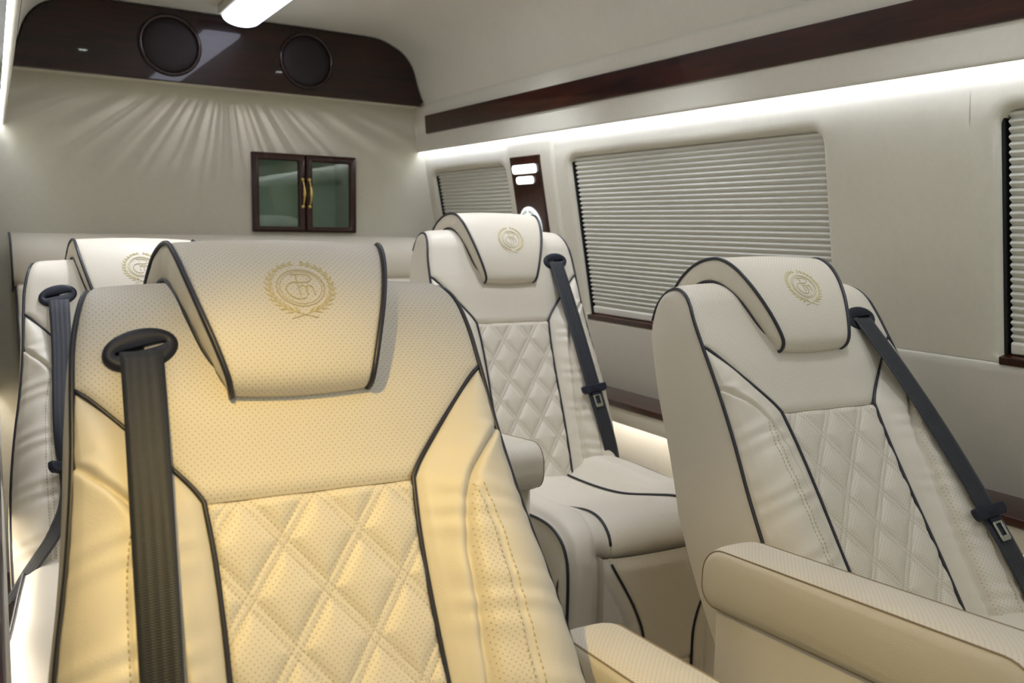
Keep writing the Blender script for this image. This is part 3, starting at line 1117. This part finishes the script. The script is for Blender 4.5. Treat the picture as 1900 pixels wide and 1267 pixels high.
def v_guide(sg):
    """oval belt guide let into the shoulder, with a slanted slot"""
    tilt = math.radians(15 if sg < 0 else 5)
    cx, cw = sg * 0.153, 0.004
    def P(a, b, o):
        x = cx + a * math.cos(tilt) - b * math.sin(tilt)
        w = cw + a * math.sin(tilt) + b * math.cos(tilt)
        return (x, -0.0085 - o, w)
    ell = lambda k: [((0.0365 - k) * math.cos(2 * PI * i / 48), (0.0235 - k) * math.sin(2 * PI * i / 48)) for i in range(48)]
    sl = []
    for i in range(48):
        t = 2 * PI * i / 48
        sl.append((0.0245 * math.copysign(abs(math.cos(t)) ** 0.5, math.cos(t)), 0.0 + 0.0024 * math.copysign(abs(math.sin(t)) ** 0.8, math.sin(t))))
    sl2 = [(a * 1.03, b * 1.25) for a, b in sl]
    return rings(P, [(ell(0), -0.004), (ell(0), 0.003), (ell(0.0008), 0.005), (ell(0.003), 0.0068), (ell(0.006), 0.0072), (sl2, 0.0070), (sl, 0.0060), (sl, 0.0006)], cap1=False), P, sl

def v_guide_slot(sg):
    _, P, sl = v_guide(sg)
    return rings(P, [([(a * 1.02, b * 1.05) for a, b in sl], 0.0012)])

BELT_W = 0.0425
def ribbon(path, width, thick=0.0012):
    """path: (x, y, w, tilt about the path, width factor); tilt 0 lies across x"""
    pts = spline(path, 70)
    V, Fc, U = [], [], []
    L = 0
    for i, (x, y, w, tw, wf) in enumerate(pts):
        p = Vector((x, y, w))
        q = Vector(pts[min(i + 1, len(pts) - 1)][:3]) - Vector(pts[max(i - 1, 0)][:3])
        if i:
            L += (p - Vector(pts[i - 1][:3])).length
        t = q.normalized()
        s = Vector((1, 0, 0))
        s = (s - t * s.dot(t)).normalized()
        nn = t.cross(s)
        sd = s * math.cos(tw) + nn * math.sin(tw)
        n2 = t.cross(sd)
        for k in range(7):
            a = (k / 6 - 0.5) * width * wf
            V.append(p + sd * a - n2 * 0.0004 * math.cos(k / 6 * 2 * PI))
            U.append((a, L))
        for k in range(7):
            a = (0.5 - k / 6) * width * wf
            V.append(p + sd * a + n2 * thick)
            U.append((a, L))
    N = len(pts)
    for i in range(N - 1):
        for k in range(14):
            Fc.append((i * 14 + k, i * 14 + (k + 1) % 14, (i + 1) * 14 + (k + 1) % 14, (i + 1) * 14 + k))
    return V, Fc, U

def plate_parts(c, tdir, sdir, ndir):
    """latch plate: curved black grip bar, and the steel tongue below it"""
    c, t, s, n = Vector(c), Vector(tdir).normalized(), Vector(sdir).normalized(), Vector(ndir).normalized()
    P = lambda a, b, o: c + s * a + t * b + n * o
    bow = lambda pts: [(a, b + 5.0 * a * a) for a, b in pts]
    R = lambda k: bow(rrect(-0.037 + k, 0.037 - k, -0.0105 + k, 0.0105 - k, 0.008 - k, None, 5))
    grip = rings(P, [(R(0), -0.003), (R(0), 0.005), (R(0.001), 0.0075), (R(0.003), 0.0088)], cap0=True)
    ribs = [slab(P, -0.012, 0.012, -0.0045 + 0.0035 * k, -0.0028 + 0.0035 * k, 0.0004, 0.0100, 0.0004, 0.0084) for k in range(3)]
    neck = slab(P, -0.0135, 0.0135, -0.014, -0.006, 0.002, 0.0066, 0.002, 0.0005)
    tongue = frame_slab(P, (-0.0115, 0.0115, -0.046, -0.012), (-0.0062, 0.0062, -0.037, -0.017), 0.004, 0.0015, 0.0052, 0.0006, 0.0025)
    return merge(grip, *ribs, neck), tongue

# ---- seat cushion (horizontal frame of the seat: x across, y back, z up) ----
CUSH = spline([(-0.10, 0.535), (-0.22, 0.533), (-0.35, 0.538), (-0.45, 0.550), (-0.55, 0.575), (-0.62, 0.592), (-0.67, 0.592), (-0.705, 0.574), (-0.722, 0.548), (-0.716, 0.530), (-0.690, 0.522)], 70)
CBOL = spline([(-0.06, 0.572), (-0.20, 0.582), (-0.35, 0.590), (-0.50, 0.592), (-0.60, 0.602), (-0.66, 0.600), (-0.705, 0.580), (-0.728, 0.545), (-0.735, 0.500), (-0.735, 0.42), (-0.733, 0.30), (-0.73, 0.18)], 80)
XCU = smooth_tab([(0.0, 0.075), (0.3, 0.085), (0.55, 0.098), (0.75, 0.112), (0.9, 0.120), (1.0, 0.135)])

def prof_at(tab, u):
    n = len(tab) - 1
    u = max(0, min(1, u)) * n
    i = min(n - 1, int(u))
    t = u - i
    y = tab[i][0] + (tab[i + 1][0] - tab[i][0]) * t
    z = tab[i][1] + (tab[i + 1][1] - tab[i][1]) * t
    a, b = tab[max(0, i - 1)], tab[min(n, i + 2)]
    dy, dz = b[0] - a[0], b[1] - a[1]
    l = math.hypot(dy, dz)
    return y, z, dz / l, -dy / l

CLEN = sum(math.dist(a, b) for a, b in zip(CUSH, CUSH[1:]))
def v_cushion():
    def fn(a, b):
        y, z, ny, nz = prof_at(CUSH, b)
        t = 2 * a - 1
        hw = XCU(b)
        h = 0.006 * (1 - t * t) + 0.004 * min(1, (1 - abs(t)) / 0.06) ** 0.5 - 0.003
        return (t * hw, y - abs(ny) * h if ny < 0 else y + ny * h, z + nz * h)
    return grid(fn, 40, 80, lambda a, b: ((2 * a - 1) * XCU(b), b * CLEN))

BLEN = sum(math.dist(a, b) for a, b in zip(CBOL, CBOL[1:]))
def cb_inner(b):
    return XCU(min(1, b * BLEN / CLEN)) if b * BLEN < CLEN else 0.135
def v_cush_bolster(sg):
    def fn(a, b):
        y, z, ny, nz = prof_at(CBOL, b)
        xi, xo = cb_inner(b), 0.216
        x = xi + (xo - xi) * min(1, a / 0.75)
        t = min(1, a / 0.75)
        seam = math.exp(-((x - xi - 0.030) / 0.003) ** 2)
        bb = b * BLEN / CLEN
        drop = 0.020 * (1 - smoothstep(0, 0.45, t)) * smoothstep(0.97, 1.03, bb) + 0.016 * smoothstep(0.7, 1, t) ** 2 + 0.003 * seam
        cy_, cz_, _, _ = prof_at(CUSH, min(1.0, bb))
        f = (1 - smoothstep(0, 0.5, t)) * (1 - smoothstep(0.97, 1.03, bb))
        if a > 0.75:
            k = (a - 0.75) / 0.25
            return (sg * (xo + 0.010 * math.sin(PI * min(1, k * 1.3) * 0.5)), y - ny * 0.016 + 0.02 * k, z - nz * 0.016 - 0.16 * k * max(0.0, nz))
        y, z = y - ny * drop, z - nz * drop
        puff = 0.010 * math.sin(PI * t) * f
        return (sg * x, y + (cy_ - y) * f, z + (cz_ - z) * f + puff)
    return grid(fn, 36, 90, lambda a, b: (a * 0.14, b * BLEN))

def v_cush_piping(sg, which):
    parts = []
    for sg in (sg,):
        pa = []
        for k in range(0, 60):
            b = 0.15 + 0.77 * k / 59
            y, z, ny, nz = prof_at(CUSH, b)
            pa.append((sg * (XCU(b) + 0.001), y + ny * 0.0015, z + nz * 0.0035))
        parts.append(tube(pa, 0.0026, 8))
        pb = []
        for k in range(70):
            b = 0.03 + 0.95 * k / 69
            y, z, ny, nz = prof_at(CBOL, b)
            pb.append((sg * 0.2175, y - ny * 0.0145, z - nz * 0.0145))
        parts.append(tube(pb, 0.0030, 8))
    return parts[which]

# leg rest hanging under the front of the cushion
LRW = smooth_tab([(0.10, 0.058), (0.28, 0.060), (0.37, 0.062), (0.43, 0.082), (0.48, 0.108), (0.515, 0.128), (0.53, 0.134)])
def lr_y(x, z):
    t = min(1, abs(x) / 0.149)
    y = -0.742 - 0.016 * (1 - t * t) ** 0.6
    hw = LRW(z)
    d = abs(x) - hw
    y += 0.0045 * math.exp(-(d / 0.0035) ** 2)
    y += 0.0045 * math.exp(-((z - 0.305) / 0.004) ** 2) * (1 if abs(x) < hw else 0)
    y += 0.003 * math.exp(-((abs(x) - hw - 0.032) / 0.0022) ** 2)
    y += 0.009 * smoothstep(0.51, 0.545, z)
    return y
def v_legrest():
    return grid(lambda a, b: ((2 * a - 1) * 0.150, lr_y((2 * a - 1) * 0.149, 0.10 + 0.44 * b), 0.10 + 0.44 * b), 80, 100, lambda a, b: ((2 * a - 1) * 0.15, 0.44 * b))
def v_legrest_at():
    V, Fc, U = v_legrest()
    at = [1.0 if abs(v[0]) < LRW(v[2]) - 0.003 else 0.0 for v in V]
    return V, Fc, U, at
def v_legrest_sides(sg):
    parts = []
    for sg in (sg,):
        parts.append(grid(lambda a, b: (sg * 0.150, -0.742 + 0.09 * a + 0.009 * smoothstep(0.51, 0.545, 0.10 + 0.44 * b), 0.10 + 0.44 * b), 3, 20))
    return merge(*parts)
def v_legrest_piping(sg):
    return tube([(sg * LRW(z), lr_y(LRW(z), z) - 0.0035, z) for z in [0.105 + 0.425 * k / 50 for k in range(51)]], 0.0026, 8)

# ---- armrest on the aisle side ----
def arm_outline():
    y0, y1, z0, z1, r0, r1 = -0.685, -0.190, -0.075, 0.012, 0.034, 0.034
    pts = rrect(y0, y1, z0, z1, 0.030, 0.042, 8)
    sl = -0.115
    return [(y, 0.688 + z + (y + 0.215) * sl) for y, z in pts]
def v_arm_band(sg):
    o = arm_outline()
    n = len(o)
    V, Fc, U = [], [], []
    x0, x1 = 0.256, 0.330
    L = 0
    cy, cz = sum(p[0] for p in o) / n, sum(p[1] for p in o) / n
    for i in range(n + 1):
        y, z = o[i % n]
        if i:
            L += math.dist(o[i - 1], o[i % n])
        for k in range(11):
            t = k / 10
            e = 0.004 * (1 - (2 * t - 1) ** 4)
            yy = y + (0.004 - e) * 0
            d = math.hypot(y - cy, z - cz)
            V.append((sg * (x0 + (x1 - x0) * t), y + (y - cy) / d * e, z + e * (1 if z > cz else -0.6)))
            U.append((x0 + (x1 - x0) * t, L))
    for i in range(n):
        for k in range(10):
            q = i * 11 + k
            Fc.append((q, q + 1, q + 12, q + 11))
    return V, Fc, U
def v_arm_sides(sg):
    o = arm_outline()
    cy, cz = sum(p[0] for p in o) / len(o), sum(p[1] for p in o) / len(o)
    parts = []
    for x, d in ((0.256, -1), (0.330, 1)):
        P = lambda a, b, h: (sg * (x + d * h), a, b)
        sc = lambda k: [(cy + (y - cy) * (1 - k * 0.25), cz + (z - cz) * (1 - k)) for y, z in o]
        parts.append(rings(P, [(sc(0), 0), (sc(0.06), 0.003), (sc(0.25), 0.0055), (sc(0.6), 0.007)]))
    return merge(*parts)
def v_arm_seams(sg, k):
    o = arm_outline()
    return merge(*[tube([(sg * (x), y, z) for y, z in o], 0.0011, 6, closed=True) for x in ((0.2553, 0.3307)[k],)])
def v_arm_panel(sg):
    P = lambda a, b, o: (sg * (0.262 + o), a, b)
    # skirt below the pad, its top edge following the pad's slope
    q = [(-0.640, 0.30), (-0.222, 0.30), (-0.215, 0.32), (-0.210, 0.648), (-0.650, 0.700), (-0.650, 0.32)]
    c = (-0.43, 0.48)
    sc = lambda k: [(c[0] + (a - c[0]) * (1 - k), c[1] + (b - c[1]) * (1 - k)) for a, b in q]
    return rings(P, [(sc(0.02), 0), (sc(0), 0.008), (sc(0), 0.052), (sc(0.02), 0.060)], cap0=True)

def v_base():
    return box(-0.18, 0.18, -0.64, -0.14, 0.0, 0.46, 0.02)

def captain_seat(pose, side, label, belt, plate=None, arm=(0, 0, 0), turn=0.0):
    """side: -1 belt on the viewer's left and arm on the right, +1 the other way round"""
    px, py, pz, ps, ph = pose
    root = empty('captain_seat', (px, py, 0), ps)
    tag(root, label, 'seat', 'cream captain seats facing the camera')
    def back(o):
        o.location = (0, 0, pz)
        o.rotation_euler = (-ph, 0, 0)
        return o
    dz = pz - 0.585 * math.cos(ph) - 0.525
    dy = -0.585 * math.sin(ph) + 0.229
    def low(o):
        o.location = (0, dy, dz)
        o.rotation_euler = (0, 0, turn)
        return o
    bk = back(build('backrest', v_shell, 'leather', root, key='shell'))
    build('quilted_panel', v_quilt, 'quilt', bk, key='quilt')
    build('upper_panel', v_upper, 'perf', bk, key='upper')
    hr = back(build('headrest', v_headrest, 'perf', root, key='hr'))
    build('lining', v_lining, 'leather', hr, key='lin')
    cu = low(build('seat_cushion', v_cushion, 'perf', root, key='cush'))
    lr = low(build('leg_rest', v_legrest_at, 'perfmask', root, key='leg'))
    for sg in (-1, 1):
        build('side_panel', lambda: v_side(sg), 'leather', bk, key='side%d' % sg)
        build('bolster', lambda: v_bolster(sg), 'perfmask', bk, key='bolster%d' % sg)
        o = build('stitching', lambda: v_stitch(sg), 'stitch', bk, key='stitch%d' % sg)
        o['kind'] = 'stuff'
        o = build('piping', lambda: v_back_piping(sg), 'piping', bk, key='bpip%d' % sg)
        o['label'] = 'dark navy piping along the outer edge'
        o = build('piping', lambda: v_panel_piping(sg), 'piping', bk, key='ppip%d' % sg)
        o['label'] = 'dark navy piping between the panels'
        build('side_gusset', lambda: v_gusset(sg), 'leather', hr, key='gus%d' % sg)
        for k in (0, 1):
            o = build('piping', lambda: v_hr_piping(sg, k), 'piping', hr, key='hpip%d%d' % (sg, k))
            o['label'] = 'dark navy piping along the pillow edge'
        build('cushion_bolster', lambda: v_cush_bolster(sg), 'leather', cu, key='cbol%d' % sg)
        for k in (0, 1):
            o = build('piping', lambda: v_cush_piping(sg, k), 'piping', cu, key='cpip%d%d' % (sg, k))
            o['label'] = 'dark navy piping on the cushion'
        build('side_face', lambda: v_legrest_sides(sg), 'leather', lr, key='legs%d' % sg)
        o = build('piping', lambda: v_legrest_piping(sg), 'piping', lr, key='lpip%d' % sg)
        o['label'] = 'dark navy piping on the leg rest'
    o = build('emblem', v_emblem, 'gold', hr, key='emb')
    o['label'] = 'gold embroidered laurel wreath around a monogram'
    build('seat_base', v_base, 'leather', root, key='base')
    ar = build('armrest', lambda: v_arm_sides(-side), 'leather', root, key='arms%d' % side)
    ar.location = arm
    build('top_band', lambda: v_arm_band(-side), 'perf', ar, key='armb%d' % side)
    for k in (0, 1):
        build('seam', lambda: v_arm_seams(-side, k), 'seam', ar, key='armse%d%d' % (side, k))
    build('side_panel', lambda: v_arm_panel(-side), 'leather', ar, key='armp%d' % side)
    sb = back(build('seat_belt', ribbon(belt, BELT_W), 'web', root))
    sb['label'] = 'black seat belt webbing'
    build('belt_guide', lambda: v_guide(side)[0], 'plastic', sb, key='guide%d' % side)
    build('guide_slot', lambda: v_guide_slot(side), 'slot', sb, key='gslot%d' % side)
    if plate is not None:
        i = plate
        pts = spline(belt, 70)
        p = Vector(pts[i][:3])
        t = (Vector(pts[i - 3][:3]) - Vector(pts[i + 3][:3])).normalized()
        s = Vector((1, 0, 0))
        s = (s - t * s.dot(t)).normalized()
        s = s * math.cos(pts[i][3]) + t.cross(s) * math.sin(pts[i][3])
        nn = s.cross(t)
        if nn.y > 0:
            nn = -nn
        g, tg = plate_parts(p + nn * 0.0005, t, s, nn)
        build('latch_plate', g, 'plastic', sb, smooth=False)
        o = build('latch_tongue', tg, 'chrome', sb, smooth=False)
        o['label'] = 'steel tongue with a rectangular slot'
    return root

POSES = {'F': (0.2735, 0.9004, 1.0115, -0.0951, 0.6292), 'N': (1.2081, 1.0, 0.987, -0.1089, 0.6217),
         'K': (1.1547, 1.9197, 1.0537, -0.0728, 0.4015), 'S': (0.2605, 1.966, 0.9845, -0.096, 0.512)}

captain_seat(POSES['F'], -1, 'cream captain seat bathed in warm yellow light, nearest the camera',
             [(-0.153, 0.004, 0.004, 0, 0.95), (-0.153, -0.0150, 0.0005, 0, 0.95), (-0.1525, -0.0195, -0.02, 0, 0.94), (-0.153, -0.032, -0.10, 0.05, 0.90), (-0.1545, -0.050, -0.22, 0.2, 0.85), (-0.156, -0.058, -0.36, 0.35, 0.80), (-0.158, -0.062, -0.56, 0.45, 0.78)], arm=(0.026, 0.10, -0.022), turn=0.095)
captain_seat(POSES['N'], 1, 'near right cream captain seat with its armrest reaching the lower right corner',
             [(0.153, 0.004, 0.004, 0, 1), (0.152, -0.0150, 0.0005, 0, 1), (0.1535, -0.0195, -0.02, 0, 1), (0.160, -0.036, -0.12, 0, 1), (0.170, -0.050, -0.25, 0, 1), (0.183, -0.056, -0.40, 0, 1), (0.192, -0.054, -0.52, 0, 0.95), (0.20, -0.03, -0.57, 0, 0.9)], plate=46)
captain_seat(POSES['K'], 1, 'far right cream captain seat below the lit pillar panel, in front of the middle blind',
             [(0.153, 0.004, 0.004, 0, 1), (0.152, -0.0150, 0.0005, 0, 1), (0.1525, -0.0195, -0.02, 0, 1), (0.157, -0.034, -0.12, 0, 1), (0.163, -0.049, -0.25, 0, 1), (0.172, -0.056, -0.37, 0, 1), (0.190, -0.052, -0.50, 0, 0.95), (0.205, -0.03, -0.57, 0, 0.9)], plate=44)
captain_seat(POSES['S'], -1, 'cream captain seat half hidden behind the yellow lit front left seat',
             [(-0.153, 0.004, 0.004, 0, 0.9), (-0.151, -0.0150, 0.0005, 0, 0.9), (-0.1505, -0.0195, -0.02, 0, 0.9), (-0.148, -0.034, -0.12, 0, 0.85), (-0.149, -0.052, -0.28, 0, 0.8), (-0.146, -0.058, -0.41, 0.95, 0.8), (-0.163, -0.062, -0.49, 0.8, 0.9), (-0.205, -0.060, -0.555, 0.9, 0.75), (-0.244, -0.035, -0.605, 1.2, 0.45)], plate=36)

# ================================================================ REAR BENCH
root = empty('rear_bench', (0.75, 2.75, 0))
tag(root, 'cream leather rear bench across the back wall with a long rolled top cushion', 'bench seat')
B = Vector(root.location)
bx0, bx1 = 0.040, 1.462
def v_roll():
    prof = [(2.955 - 0.135 * math.cos(t) * (1 if math.cos(t) > 0 else 0.9), 1.020 + 0.088 * math.copysign(abs(math.sin(t)) ** 0.75, math.sin(t))) for t in [2 * PI * k / 40 for k in range(40)]]
    P = lambda a, b, o: Vector((o, a, b)) - B
    c = (2.955, 1.02)
    sc = lambda k: [(c[0] + (a - c[0]) * k, c[1] + (b - c[1]) * k) for a, b in prof]
    rl = [(sc(0.6), bx0 - 0.004), (sc(0.93), bx0 - 0.002), (sc(1), bx0 + 0.003)]
    rl += [(sc(1.0 + 0.0), bx0 + 0.003 + (bx1 - bx0 - 0.006) * k / 8) for k in range(1, 8)]
    rl += [(sc(1), bx1 - 0.003), (sc(0.93), bx1 + 0.002), (sc(0.6), bx1 + 0.004)]
    return rings(P, rl, cap0=True), prof
vr, rprof = v_roll()
ro = build('top_roll', vr, 'leather', root)
for x in (bx0 + 0.001, bx1 - 0.001):
    o = build('piping', tube([Vector((x, a, b)) - B for a, b in rprof], 0.0032, 8, closed=True), 'piping', ro)
    o['label'] = 'dark navy piping at one end of the roll'
n_c = 3
cw = (bx1 - bx0 - 0.01) / n_c
for k in range(n_c):
    xa, xb = bx0 + 0.005 + cw * k + 0.002, bx0 + 0.005 + cw * (k + 1) - 0.002
    def fn(a, b):
        z = 0.46 + 0.50 * b
        yb = 2.60 + (2.80 - 2.60) * b
        t = 2 * a - 1
        y = yb - 0.02 * (1 - t ** 4) * (1 - (2 * b - 1) ** 6) + 0.004 * math.exp(-((abs(t) - 0.55) / 0.02) ** 2)
        if b > 0.93:
            y += 0.12 * ((b - 0.93) / 0.07) ** 2
        return Vector((xa + (xb - xa) * a, y, z)) - B
    c = build('back_cushion', grid(fn, 40, 40, lambda a, b: (a * 0.47, b * 0.5)), 'perf', root)
    for e in (0, 1):
        build('piping', tube([fn(e, b / 30) + Vector((0, -0.002, 0)) for b in range(31)], 0.003, 8), 'piping', c)
    V, Fc = box(xa, xb, 2.16, 2.66, 0.33, 0.47, 0.03, 4)
    build('seat_cushion', ([v - B for v in V], Fc), 'leather', root)
V, Fc = box(bx0 + 0.01, bx1 - 0.01, 2.76, 3.085, 0.02, 0.96, 0.01)
build('back_frame', ([v - B for v in V], Fc), 'leather', root)
V, Fc = box(bx0 + 0.01, bx1 - 0.01, 2.20, 2.80, 0.0, 0.335, 0.01)
build('bench_base', ([v - B for v in V], Fc), 'leather', root)
